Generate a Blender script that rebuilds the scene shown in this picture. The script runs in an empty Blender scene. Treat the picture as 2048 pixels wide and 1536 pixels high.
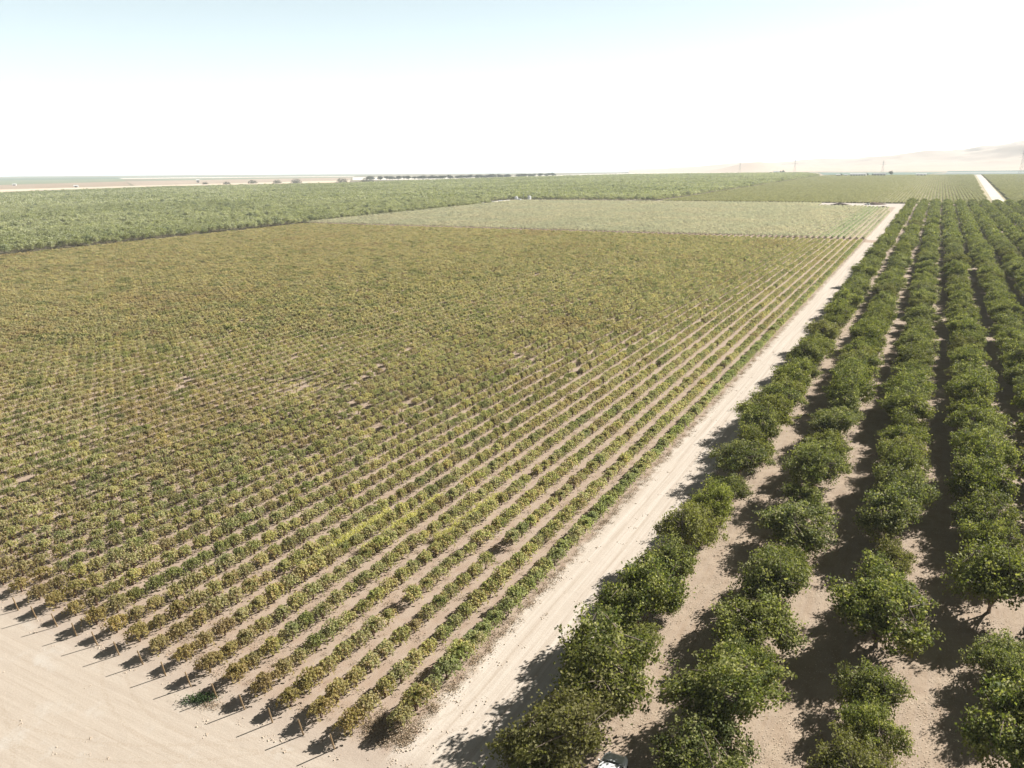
import bpy, bmesh, math, random
import numpy as np
from mathutils import Matrix, Vector, noise as mn

random.seed(7)
rng = np.random.default_rng(7)
sc = bpy.context.scene
COL = sc.collection
R = math.radians

# ------------------------------------------------------------------ camera numbers
F = 1527.1; W, H = 2048, 1536
PITCH = math.atan((768 - 326.9) / F); ROLL = math.atan(.0152); YAW = R(28.6)
CAMZ = 42.0
def vray(u, v, f):
    c, s = math.cos(ROLL), math.sin(ROLL)
    u, v = u * c + v * s, -u * s + v * c
    g = f * math.cos(PITCH) + v * math.sin(PITCH); z = -f * math.sin(PITCH) + v * math.cos(PITCH)
    return Vector((u * math.cos(YAW) - g * math.sin(YAW), u * math.sin(YAW) + g * math.cos(YAW), z))
RX, RY, RZ = vray(1, 0, 0), vray(0, 1, 0), vray(0, 0, 1)
def proj(P):
    """(n,3) world points -> picture x, y, depth (only used to leave out what nobody can see)"""
    P = np.asarray(P, float) - np.array([0, 0, CAMZ])
    d = P @ np.array(RZ); u = P @ np.array(RX); v = P @ np.array(RY)
    dd = np.maximum(d, 1e-3)
    return W / 2 + F * u / dd, H / 2 - F * v / dd, d
def seen(P, mx=.14, mt=.2, mb=.22):
    x, y, d = proj(P)
    return (d > 5) & (x > -mx * W) & (x < (1 + mx * 1.4) * W) & (y < (1 + mb) * H)

# ------------------------------------------------------------------ terrain
def terr(x, y):
    s = math.hypot(x, y)
    if s < 1900: return 0.0
    G = float(np.interp(math.degrees(math.atan2(x, y)), [-61.2, -28.4, -12.3, 4.5], [.001, .0105, .0115, .0125]))
    d = s - 1900
    return -G * d * d / (d + 900)
def terr_np(x, y):
    s = np.hypot(x, y)
    G = np.interp(np.degrees(np.arctan2(x, y)), [-61.2, -28.4, -12.3, 4.5], [.001, .0105, .0115, .0125])
    d = np.maximum(0, s - 1900)
    return -G * d * d / (d + 900)

# ------------------------------------------------------------------ helpers
def tag(o, label=None, cat=None, group=None, kind=None):
    if label: o['label'] = label
    if cat: o['category'] = cat
    if group: o['group'] = group
    if kind: o['kind'] = kind
    return o
def link(name, me, mat=None, parent=None, loc=None, rz=0, s=1):
    if mat is not None and not me.materials: me.materials.append(mat)
    o = bpy.data.objects.new(name, me); COL.objects.link(o)
    if parent: o.parent = parent
    if loc is not None: o.location = loc
    if rz: o.rotation_euler.z = rz
    if s != 1: o.scale = (s, s, s)
    return o
def empty(name, loc, rz=0, s=1):
    o = bpy.data.objects.new(name, None); COL.objects.link(o)
    o.location = loc; o.rotation_euler.z = rz; o.scale = (s, s, s) if not isinstance(s, tuple) else s
    o.empty_display_size = .3
    return o
def mesh_np(name, V, Q, tint=None, smooth=False):
    me = bpy.data.meshes.new(name)
    V = np.asarray(V, np.float32); Q = np.asarray(Q, np.int32); k = Q.shape[1]
    me.vertices.add(len(V)); me.vertices.foreach_set('co', V.ravel())
    me.loops.add(Q.size); me.loops.foreach_set('vertex_index', Q.ravel())
    me.polygons.add(len(Q)); me.polygons.foreach_set('loop_start', np.arange(0, Q.size, k, dtype=np.int32))
    me.polygons.foreach_set('loop_total', np.full(len(Q), k, np.int32))
    if smooth: me.polygons.foreach_set('use_smooth', np.ones(len(Q), bool))
    me.update(calc_edges=True)
    if tint is not None:
        a = me.attributes.new('tint', 'FLOAT', 'FACE'); a.data.foreach_set('value', np.asarray(tint, np.float32))
    return me
def unit(a): return a / np.maximum(1e-9, np.linalg.norm(a, axis=-1, keepdims=True))
def leaf_arrays(P, S, asp=.55, up=.35, droop=.0):
    """one kite shaped leaf at each point"""
    n = len(P)
    N = unit(rng.normal(size=(n, 3)) + np.array([0, 0, up * 1.6]))
    A = rng.normal(size=(n, 3)); A[:, 2] -= droop
    T = unit(A - N * np.sum(A * N, 1, keepdims=True)); B = np.cross(N, T)
    S = np.asarray(S)[:, None]
    v0 = P - T * S * .5; v2 = P + T * S * .5
    v1 = P + B * S * asp * .5 + N * S * .08 - T * S * .05; v3 = P - B * S * asp * .5 + N * S * .08 - T * S * .05
    V = np.stack([v0, v1, v2, v3], 1).reshape(-1, 3)
    Q = np.arange(4 * n).reshape(-1, 4)
    return V, Q
class MB:
    def __init__(s): s.v, s.f = [], []
    def tube(s, pts, rad, n=6, cap=True):
        b = len(s.v); pts = [Vector(p) for p in pts]
        for i, p in enumerate(pts):
            d = (pts[min(i + 1, len(pts) - 1)] - pts[max(i - 1, 0)]).normalized()
            a = d.orthogonal().normalized() if abs(d.z) < .9 else Vector((1, 0, 0)); a = (a - d * a.dot(d)).normalized(); c = d.cross(a)
            for k in range(n):
                t = 2 * math.pi * k / n; s.v.append(p + (a * math.cos(t) + c * math.sin(t)) * rad[i])
        for i in range(len(pts) - 1):
            for k in range(n):
                s.f.append((b + i * n + k, b + i * n + (k + 1) % n, b + (i + 1) * n + (k + 1) % n, b + (i + 1) * n + k))
        if cap:
            s.f.append(tuple(b + (len(pts) - 1) * n + k for k in range(n))); s.f.append(tuple(b + k for k in reversed(range(n))))
        return s
    def box(s, x0, x1, y0, y1, z0, z1):
        b = len(s.v)
        for z in (z0, z1):
            for x, y in ((x0, y0), (x1, y0), (x1, y1), (x0, y1)): s.v.append(Vector((x, y, z)))
        for f in ((3, 2, 1, 0), (4, 5, 6, 7), (0, 1, 5, 4), (1, 2, 6, 5), (2, 3, 7, 6), (3, 0, 4, 7)): s.f.append(tuple(b + i for i in f))
        return s
    def face(s, *p):
        b = len(s.v); s.v += [Vector(q) for q in p]; s.f.append(tuple(range(b, b + len(p)))); return s
    def mesh(s, name, smooth=False):
        me = bpy.data.meshes.new(name); me.from_pydata([tuple(v) for v in s.v], [], s.f)
        if smooth: me.polygons.foreach_set('use_smooth', [True] * len(me.polygons))
        me.update(); return me

# ------------------------------------------------------------------ materials
def new_mat(name):
    m = bpy.data.materials.new(name); m.use_nodes = True
    nt = m.node_tree; nt.nodes.clear()
    return m, nt
class NT:
    def __init__(s, nt): s.nt = nt; s.N = nt.nodes.new; s.L = nt.links.new
    def math(s, op, a, b=None, c=None, clamp=False):
        n = s.N('ShaderNodeMath'); n.operation = op; n.use_clamp = clamp
        for i, x in enumerate((a, b, c)):
            if x is None: continue
            if isinstance(x, (int, float)): n.inputs[i].default_value = x
            else: s.L(x, n.inputs[i])
        return n.outputs[0]
    def mix(s, f, a, b, mode='MIX'):
        n = s.N('ShaderNodeMix'); n.data_type = 'RGBA'; n.blend_type = mode
        for i, x in ((0, f), (6, a), (7, b)):
            if isinstance(x, (int, float)): n.inputs[i].default_value = x
            elif isinstance(x, tuple): n.inputs[i].default_value = (*x, 1)
            else: s.L(x, n.inputs[i])
        return n.outputs[2]
    def pos(s):
        g = s.N('ShaderNodeNewGeometry'); p = s.N('ShaderNodeSeparateXYZ'); s.L(g.outputs['Position'], p.inputs[0])
        return g.outputs['Position'], p.outputs[0], p.outputs[1], p.outputs[2]
    def scaled(s, vec, sx, sy, sz=1):
        n = s.N('ShaderNodeVectorMath'); n.operation = 'MULTIPLY'; s.L(vec, n.inputs[0]); n.inputs[1].default_value = (sx, sy, sz); return n.outputs[0]
    def noise(s, vec, scale, detail=3, rough=.55, dist=0):
        n = s.N('ShaderNodeTexNoise'); s.L(vec, n.inputs['Vector']); n.inputs['Scale'].default_value = scale
        n.inputs['Detail'].default_value = detail; n.inputs['Roughness'].default_value = rough; n.inputs['Distortion'].default_value = dist
        return n.outputs['Fac']
    def ramp(s, x, lo, hi, a=0., b=1.):
        n = s.N('ShaderNodeMapRange'); n.interpolation_type = 'SMOOTHSTEP'
        s.L(x, n.inputs[0])
        for i, v in ((1, lo), (2, hi), (3, a), (4, b)): n.inputs[i].default_value = v
        return n.outputs[0]
    def attr(s, name):
        n = s.N('ShaderNodeAttribute'); n.attribute_name = name; return n.outputs['Fac']
    def rand(s): return s.N('ShaderNodeObjectInfo').outputs['Random']
    def out(s, sh): o = s.N('ShaderNodeOutputMaterial'); s.L(sh, o.inputs['Surface'])
    def bsdf(s, col, rough=.9, spec=.2, normal=None):
        b = s.N('ShaderNodeBsdfPrincipled')
        if isinstance(col, tuple): b.inputs['Base Color'].default_value = (*col, 1)
        else: s.L(col, b.inputs['Base Color'])
        b.inputs['Roughness'].default_value = rough; b.inputs['Specular IOR Level'].default_value = spec
        if normal is not None: s.L(normal, b.inputs['Normal'])
        return b.outputs[0]
    def bump(s, h, strength=.5, dist=.1):
        n = s.N('ShaderNodeBump'); n.inputs['Strength'].default_value = strength; n.inputs['Distance'].default_value = dist
        s.L(h, n.inputs['Height']); return n.outputs[0]

def plain(name, col, rough=.8, spec=.3, var=.12, scale=2.0, metal=0):
    m, nt = new_mat(name); t = NT(nt); P, x, y, z = t.pos()
    n = t.noise(P, scale, 4)
    c = t.mix(n, tuple(v * (1 - var) for v in col), tuple(min(1, v * (1 + var)) for v in col))
    b = t.bsdf(c, rough, spec)
    b.node.inputs['Metallic'].default_value = metal
    t.out(b); return m

def leaf_mat(name, stops, rough=.5, spec=.35, transl=.28, zone=None, trgb=(1.25, 1.35, .6)):
    """stops: dark/green, olive, pale, brown"""
    m, nt = new_mat(name); t = NT(nt); P, x, y, z = t.pos()
    tint = t.attr('tint'); rnd = t.rand()
    c = t.mix(t.ramp(tint, .0, .75), stops[0], stops[1])
    c = t.mix(t.ramp(tint, .70, 1.0), c, stops[2])
    # whole plants lean to another tone
    c = t.mix(t.math('MULTIPLY', t.ramp(rnd, .45, 1.0), .55), c, stops[1])
    if zone: c = zone(t, c, P, x, y, tint, rnd)
    hv = t.N('ShaderNodeHueSaturation'); t.L(c, hv.inputs['Color']); t.L(t.math('MULTIPLY_ADD', t.math('FRACT', t.math('MULTIPLY', rnd, 7.31)), .30, .88), hv.inputs['Value'])
    t.L(t.math('MULTIPLY_ADD', t.math('FRACT', t.math('MULTIPLY', rnd, 3.77)), -.20, 1.0), hv.inputs['Saturation']); c = hv.outputs[0]
    bs = t.bsdf(c, rough, spec)
    tr = t.N('ShaderNodeBsdfTranslucent')
    t.L(t.mix(1.0, c, trgb, 'MULTIPLY'), tr.inputs[0])
    mx = t.N('ShaderNodeMixShader'); mx.inputs[0].default_value = transl
    t.L(bs, mx.inputs[1]); t.L(tr.outputs[0], mx.inputs[2]); t.out(mx.outputs[0])
    return m

def vine_zone(t, c, P, x, y, tint, rnd):
    big = t.noise(P, .02, 4, .65)
    mid = t.noise(P, .16, 3, .6)
    brown = (.40, .285, .15); gold = (.59, .51, .27); green = (.11, .165, .035)
    # the block turns yellow brown towards the far left
    far = t.ramp(x, -50, -300)
    c = t.mix(t.math('MULTIPLY', far, .6), c, gold)
    f = t.math('MULTIPLY', t.ramp(big, .50, .72), .55); c = t.mix(f, c, brown)
    # single leaves already brown or rusty
    f = t.math('MULTIPLY', t.ramp(t.math('ADD', tint, t.math('MULTIPLY', mid, .9)), 1.08, 1.38), .85); c = t.mix(f, c, brown)
    f = t.math('MULTIPLY', t.ramp(rnd, .92, .99), .4); c = t.mix(f, c, (.32, .18, .10))
    f = t.math('MULTIPLY', t.ramp(mid, .50, .36), .5); c = t.mix(f, c, green)
    # golden plants at the headland end of each row
    c = t.mix(t.math('MULTIPLY', t.ramp(y, 44, 37), .6), c, (.34, .24, .085))
    # the row beside the road kept its fresh green
    c = t.mix(t.math('MULTIPLY', t.ramp(x, -33.6, -32.8), t.ramp(mid, .62, .42, .15, .85)), c, (.28, .32, .125))
    # second block: greyer and paler leaves, some young bright rows
    b2 = t.ramp(y, 441, 444)
    c = t.mix(t.math('MULTIPLY', b2, .85), c, t.mix(t.ramp(big, .35, .65), (.53, .53, .44), (.60, .56, .46)))
    yng = t.math('MULTIPLY', t.ramp(x, -58, -48), t.ramp(x, -40.5, -41.5))
    c = t.mix(t.math('MULTIPLY', t.math('MULTIPLY', b2, yng), t.ramp(mid, .3, .55, .1, .6)), c, (.33, .43, .23))
    return c
M_vine = leaf_mat('vine_leaf', ((.235, .265, .095), (.51, .47, .215), (.72, .65, .38)), .6, .15, .52, vine_zone, (1.2, 1.22, .9))

def walnut_zone(t, c, P, x, y, tint, rnd):
    big = t.noise(P, .06, 2)
    c = t.mix(t.math('MULTIPLY', t.ramp(big, .5, .7), .35), c, (.13, .115, .035))
    c = t.mix(t.math('MULTIPLY', t.ramp(rnd, .9, .96), .4), c, (.19, .15, .05))
    return c
M_walnut = leaf_mat('walnut_leaf', ((.085, .110, .027), (.235, .245, .066), (.44, .41, .17)), .6, .08, .34, walnut_zone)
M_almond = leaf_mat('almond_leaf', ((.26, .275, .15), (.47, .465, .27), (.61, .58, .38)), .6, .3, .28,
                    lambda t, c, P, x, y, tint, rnd: t.mix(t.math('MULTIPLY', t.ramp(rnd, .86, .95), .55), t.mix(t.math('MULTIPLY', t.ramp(t.noise(P, .006, 2), .42, .6), .45), c, (.215, .235, .075)), (.13, .17, .09)))
M_hedge = leaf_mat('far_vine_leaf', ((.24, .25, .12), (.36, .34, .18), (.45, .40, .23)), .7, .2, .25)
M_dark = leaf_mat('evergreen_leaf', ((.040, .062, .035), (.062, .085, .048), (.10, .12, .07)), .6, .3, .15)
M_shrub = leaf_mat('shrub_leaf', ((.075, .080, .050), (.12, .115, .075), (.17, .15, .10)), .7, .2, .15)
M_weed = leaf_mat('weed_leaf', ((.025, .050, .014), (.05, .09, .02), (.10, .14, .04)), .6, .3, .25)
M_drygrass = leaf_mat('dry_grass_blade', ((.48, .44, .17), (.62, .56, .25), (.74, .66, .36)), .7, .2, .35)
M_litter = leaf_mat('dry_weed', ((.26, .16, .10), (.40, .30, .20), (.52, .42, .30)), .8, .1, .1)
M_husk = leaf_mat('fallen_husk', ((.36, .27, .18), (.50, .40, .29), (.68, .58, .44)), .8, .1, .1)
M_dead = leaf_mat('dead_leaf', ((.085, .048, .035), (.13, .075, .05), (.18, .115, .08)), .7, .2, .1)
M_bark = plain('bark', (.17, .135, .105), .9, .2, .35, 9)
M_wbark = plain('painted_trunk', (.50, .45, .40), .9, .2, .3, 6)
M_vbark = plain('vine_bark', (.13, .085, .06), .95, .1, .4, 20)
M_post = plain('weathered_post', (.27, .19, .11), .9, .1, .35, 14)
M_stake = plain('stake_wood', (.20, .10, .065), .9, .1, .3, 14)
M_white = plain('white_metal', (.80, .80, .79), .5, .4, .04, 1)
M_grey = plain('grey_metal', (.42, .43, .44), .5, .4, .1, 1)
M_steel = plain('galvanised_steel', (.33, .34, .36), .55, .5, .1, 3)
M_darkm = plain('dark_opening', (.04, .04, .045), .6, .3, .2, 1)
M_clod = plain('earth_clod', (.54, .44, .34), .95, .1, .3, 6)
M_paint = plain('white_car_paint', (.80, .81, .82), .22, .6, .01, 1)
M_glass = plain('car_glass', (.03, .035, .04), .06, .8, .05, 1)
M_tyre = plain('tyre_rubber', (.03, .03, .03), .9, .2, .2, 12)

def soil_mat():
    m, nt = new_mat('farm_soil'); t = NT(nt); P, x, y, z = t.pos()
    big = t.noise(P, .05, 3); mid = t.noise(P, .55, 5, .6); fine = t.noise(P, 7, 4, .7); grit = t.noise(P, 34, 3, .7)
    wob = t.math('MULTIPLY', t.math('SUBTRACT', t.noise(P, .35, 4, .6), .5), 2.6)
    xs = t.math('ADD', x, wob); ys = t.math('ADD', y, wob)
    # vineyard soil, pinkish brown
    c = t.mix(t.ramp(mid, .3, .7), (.36, .27, .205), (0.409, 0.326, 0.259))
    c = t.mix(t.math('MULTIPLY', t.ramp(t.noise(t.scaled(P, 1.2, .25), 1., 4, .7), .5, .75), .45), c, (0.252, 0.148, 0.107))
    # orchard soil
    orc = t.mix(t.ramp(mid, .3, .7), (0.325, 0.245, 0.180), (0.420, 0.332, 0.250))
    tr = t.noise(t.scaled(P, 1.9, .05), 1., 4, .65)
    orc = t.mix(t.math('MULTIPLY', t.ramp(tr, .42, .62), .45), orc, (0.392, 0.316, 0.249))
    orc = t.mix(t.math('MULTIPLY', t.ramp(fine, .60, .74), .5), orc, (0.438, 0.364, 0.283))      # husks and fallen leaves
    c = t.mix(t.ramp(xs, -23.0, -21.6), c, orc)
    # farm road with its wheel tracks
    tk = t.noise(t.scaled(P, 2.3, .03), 1., 5, .7); tk2 = t.noise(t.scaled(P, 9, .12), 1., 3, .6)
    road = t.mix(t.ramp(tk, .25, .75), (0.487, 0.414, 0.341), (0.609, 0.546, 0.473))
    road = t.mix(t.math('MULTIPLY', t.ramp(tk2, .55, .7), .35), road, (0.392, 0.318, 0.244))
    rut = None
    for q_ in (-28.3, -26.5, -25.3, -24.6):
        k = t.ramp(t.math('ABSOLUTE', t.math('SUBTRACT', t.math('ADD', x, t.math('MULTIPLY', t.math('SUBTRACT', t.noise(t.scaled(P, .3, .035), 1., 2), .5), 1.6)), q_)), .26, .06)
        rut = k if rut is None else t.math('MAXIMUM', rut, k)
    road = t.mix(t.math('MULTIPLY', rut, t.ramp(tk2, .35, .65, .1, .5)), road, (.40, .325, .255))
    rm = t.math('MULTIPLY', t.ramp(xs, -31.1, -30.3), t.ramp(xs, -22.0, -23.3))
    c = t.mix(rm, c, road)
    # verge between the vines and the road: crumbly, weedy
    vg = t.math('MULTIPLY', t.ramp(xs, -31.9, -31.2), t.ramp(xs, -29.3, -30.2))
    c = t.mix(t.math('MULTIPLY', vg, t.ramp(mid, .45, .65, .0, .5)), c, (0.370, 0.285, 0.215))
    # headland
    hk = t.noise(t.scaled(P, .045, 2.2), 1., 5, .7, .4); hk2 = t.noise(t.scaled(P, .22, 7), 1., 3, .6, .3)
    head = t.mix(t.ramp(hk, .2, .8), (0.435, 0.365, 0.296), (0.509, 0.440, 0.364))
    head = t.mix(t.math('MULTIPLY', t.ramp(hk2, .54, .74), .42), head, (0.370, 0.300, 0.229))
    head = t.mix(t.math('MULTIPLY', t.ramp(t.noise(P, .30, 6, .7), .52, .74), .6), head, (0.553, 0.521, 0.471))
    hm = t.math('MULTIPLY', t.ramp(ys, 35.4, 33.4), t.ramp(x, -22, -24))
    c = t.mix(t.math('MULTIPLY', t.math('MULTIPLY', t.ramp(ys, 38.5, 35.5), t.ramp(x, -22, -24)), .75), c, (0.425, 0.358, 0.297))
    c = t.mix(hm, c, head)
    # wheel tracks curving from the headland into the road
    trk = None
    for cx_, cy_, r_ in ((-47, 50.5, 19.6), (-47, 50.5, 21.4), (-62, 58, 32.5), (-62, 58, 34.2), (-20, 8, 19), (-20, 8, 20.8), (-78, -20, 47), (-78, -20, 48.8)):
        dx = t.math('SUBTRACT', x, cx_); dy = t.math('SUBTRACT', y, cy_)
        d = t.math('SQRT', t.math('ADD', t.math('MULTIPLY', dx, dx), t.math('MULTIPLY', dy, dy)))
        k = t.ramp(t.math('ABSOLUTE', t.math('SUBTRACT', t.math('ADD', d, t.math('MULTIPLY', wob, .12)), r_)), .22, .12)
        trk = k if trk is None else t.math('MAXIMUM', trk, k)
    tread = t.ramp(t.noise(t.scaled(P, 5, 5), 1., 3, .7), .40, .62)
    open_ = t.math('MULTIPLY', t.math('MAXIMUM', t.ramp(y, 34.6, 33.6), t.math('MULTIPLY', t.ramp(x, -30.5, -30.), t.ramp(y, 50, 42))), t.ramp(x, -22, -23))
    c = t.mix(t.math('MULTIPLY', t.math('MULTIPLY', trk, open_), t.math('MULTIPLY', tread, .5)), c, (.40, .325, .25))
    # track between the two vineyard blocks and the yard at the far corner
    bm = t.math('MULTIPLY', t.math('MULTIPLY', t.ramp(y, 438, 439.5), t.ramp(y, 454, 452)), t.ramp(x, -22, -24))
    c = t.mix(bm, c, (0.399, 0.293, 0.222))
    c = t.mix(t.math('MULTIPLY', t.math('MULTIPLY', t.ramp(y, 760, 775), t.ramp(x, -120, -90)), t.ramp(x, -22, -24)), c, (0.515, 0.462, 0.404))
    c = t.mix(t.math('MULTIPLY', t.ramp(fine, .35, .7), .16), c, (0.222, 0.163, 0.118))
    c = t.mix(t.math('MULTIPLY', t.ramp(grit, .62, .8), .25), c, (0.185, 0.133, 0.096))
    # open country far off
    far = t.ramp(y, 828, 840)
    cf = t.mix(t.noise(P, .002, 4), (0.311, 0.259, 0.185), (0.414, 0.348, 0.259))
    c = t.mix(far, c, cf)
    c = t.mix(t.ramp(x, -412, -430), c, (0.222, 0.192, 0.126))
    h = t.math('ADD', t.math('MULTIPLY', mid, .6), t.math('ADD', t.math('MULTIPLY', fine, .28), t.math('MULTIPLY', grit, .1)))
    h = t.math('ADD', h, t.math('MULTIPLY', tk2, .15))
    b = t.bsdf(c, .95, .1, t.bump(h, .55, .12))
    t.out(b); return m
M_soil = soil_mat()
def field_mat(name, a, b, sx=.01, sy=.05):
    m, nt = new_mat(name); t = NT(nt); P, x, y, z = t.pos()
    n = t.noise(t.scaled(P, sx, sy), 1., 4, .6)
    t.out(t.bsdf(t.mix(t.ramp(n, .3, .7), a, b), .95, .1)); return m

# ------------------------------------------------------------------ setting
def polar_sheet(name, radii, az0, az1, na, zf, mat, full=True):
    V, Q = [], []
    az = np.linspace(az0, az1, na + 1)
    for r in radii:
        for a in az: V.append((r * math.sin(a), r * math.cos(a), zf(r * math.sin(a), r * math.cos(a))))
    n = na + 1
    for i in range(len(radii) - 1):
        for k in range(na): Q.append((i * n + k, (i + 1) * n + k, (i + 1) * n + k + 1, i * n + k + 1)[::-1])
    return mesh_np(name, V, Q, smooth=True)
radii = [.5, 30, 100, 300, 700, 1200, 1700] + list(np.geomspace(1900, 9000, 70))
g = link('ground', polar_sheet('ground', radii, -math.pi, math.pi, 144, terr, M_soil), M_soil)
tag(g, kind='structure')
def sheet(name, corners, dz, mat, nu=14, nv=14, kind='structure'):
    c = [np.array(p, float) for p in corners]
    V, Q = [], []
    for i in range(nu + 1):
        for j in range(nv + 1):
            u, v = i / nu, j / nv
            p = (c[0] * (1 - u) + c[1] * u) * (1 - v) + (c[3] * (1 - u) + c[2] * u) * v
            V.append((p[0], p[1], terr(p[0], p[1]) + dz))
    for i in range(nu):
        for j in range(nv):
            a = i * (nv + 1) + j; Q.append((a, a + nv + 1, a + nv + 2, a + 1))
    me = mesh_np(name, V, Q)
    if me.polygons[0].normal.z < 0: me.flip_normals()
    return tag(link(name, me, mat), kind=kind)
sheet('dirt_road', [(-31.2, 34), (-22.2, 34), (-22.2, 822), (-31.2, 822)], .008, M_soil, 4, 20)
sheet('headland', [(-420, -40), (20, -40), (20, 34), (-420, 34)], .004, M_soil, 4, 4)
sheet('orchard_soil', [(-21.9, 34.2), (420, 34.2), (420, 822), (-21.9, 822)], .004, M_soil, 4, 8)

FT = {}
def fld(name, a, b, corners, dz, sx=.006, sy=.02):
    k = (a, b)
    if k not in FT: FT[k] = field_mat('field_' + str(len(FT)), a, b, sx, sy)
    return sheet(name, corners, dz, FT[k], 20, 20)
# ground of the far vineyard, its white road and the pale strips beyond
fld('field_soil', (.36, .31, .19), (.43, .36, .23), [(-268, 829), (400, 829), (420, 2230), (-285, 2230)], .12)
fld('gravel_road', (.56, .50, .42), (.64, .58, .49), [(47, 829), (57, 829), (89, 2215), (77, 2215)], .25)
fld('bare_field', (.60, .48, .36), (.70, .58, .45), [(-1745, 700), (-1715, 1340), (-1850, 1390), (-2010, 980)], .15)
fld('bare_field', (.60, .48, .36), (.70, .58, .45), [(-1690, 1350), (-1390, 1655), (-1640, 1960), (-1880, 1350)], .15)
fld('ploughed_field', (.32, .24, .17), (.38, .29, .21), [(-2020, 900), (-1885, 1360), (-2740, 1960), (-2600, 1200)], .2)
fld('ploughed_field', (.36, .28, .21), (.44, .35, .27), [(-1880, 1370), (-1640, 1960), (-2340, 2800), (-2740, 1960)], .22)
fld('crop_field', (.16, .20, .12), (.24, .26, .16), [(-2600, 1200), (-2740, 1960), (-3700, 2630), (-4200, 2000)], .25)
fld('crop_field', (.17, .20, .14), (.26, .27, .18), [(-2745, 1970), (-2345, 2810), (-2700, 3250), (-3330, 2600)], .3)
fld('bare_field', (.66, .58, .48), (.75, .67, .57), [(-3720, 2640), (-2710, 3260), (-3050, 3700), (-4300, 3000)], .35)
fld('crop_field', (.12, .17, .12), (.18, .22, .15), [(-4310, 3010), (-3060, 3710), (-3500, 4500), (-5300, 3700)], .4)
fld('crop_field', (.10, .15, .10), (.15, .19, .13), [(-4210, 2010), (-3710, 2640), (-5300, 3680), (-6000, 2800)], .45)
fld('bare_field', (.74, .68, .58), (.82, .76, .67), [(-1640, 1970), (-1345, 2030), (-1500, 2900), (-2330, 2800)], .35)
fld('bare_field', (.74, .68, .60), (.84, .78, .70), [(-1280, 2480), (-1080, 3130), (-1500, 4500), (-1500, 2900)], .4)
fld('bare_field', (.70, .62, .54), (.80, .72, .63), [(-1075, 3120), (-500, 3190), (-700, 4300), (-1500, 4500)], .42)
fld('crop_field', (.10, .17, .14), (.15, .21, .17), [(-290, 2400), (-30, 2270), (20, 3000), (-420, 3300)], .3)
fld('crop_field', (.12, .17, .16), (.19, .23, .21), [(-25, 2262), (500, 2262), (600, 2650), (15, 2600)], .32)
fld('crop_field', (.22, .25, .24), (.30, .32, .30), [(16, 2610), (600, 2660), (700, 3250), (20, 3100)], .34)
fld('crop_field', (.06, .12, .10), (.10, .15, .12), [(22, 3120), (700, 3260), (820, 4200), (30, 3900)], .36)
fld('sand_pit', (.78, .74, .68), (.86, .82, .76), [(330, 3350), (560, 3400), (640, 3800), (420, 3720)], .5)

# foothills to the right: ridged slopes 4 to 8 km off
def hill_z(x, y):
    r = math.hypot(x, y); a = math.degrees(math.atan2(x, y))
    env = float(np.interp(a, [-18, -13, -9.5, -5.5, -1.5, 1.5, 4.5, 9, 16], [24, 60, 84, 90, 140, 160, 225, 265, 300]))
    ramp = min(1, max(0, (r - 4000) / 2800)); prof = ramp ** 1.35
    n = mn.ridged_multi_fractal(Vector((x / 1300, y / 1300, .3)), 1.0, 2.1, 5, 1.0, 2.0)
    n2 = mn.fractal(Vector((x / 420, y / 420, 4.)), 1.0, 2.0, 4)
    # low front spur with a dark wooded cap
    sp = 46 * math.exp(-((a + 11.3) / 2.2) ** 2 - ((r - 4700) / 420) ** 2)
    return terr(x, y) - 2 + env * prof * (.50 + .30 * n + .10 * n2 * (.4 + ramp)) + 9 * n2 * prof + sp
m, nt = new_mat('dry_hill'); t = NT(nt); P, x, y, z = t.pos()
c = t.mix(t.noise(P, .004, 5, .6), (.50, .385, .30), (.60, .48, .385)); c = t.mix(t.math('MULTIPLY', t.ramp(t.noise(P, .0016, 4), .5, .62), .2), c, (.36, .32, .28))
t.out(t.bsdf(c, .95, .05)); M_hill = m
hl = link('hills', polar_sheet('hills', list(np.linspace(3950, 8800, 110)), R(-20), R(18), 330, hill_z, M_hill), M_hill)
tag(hl, kind='structure')

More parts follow.
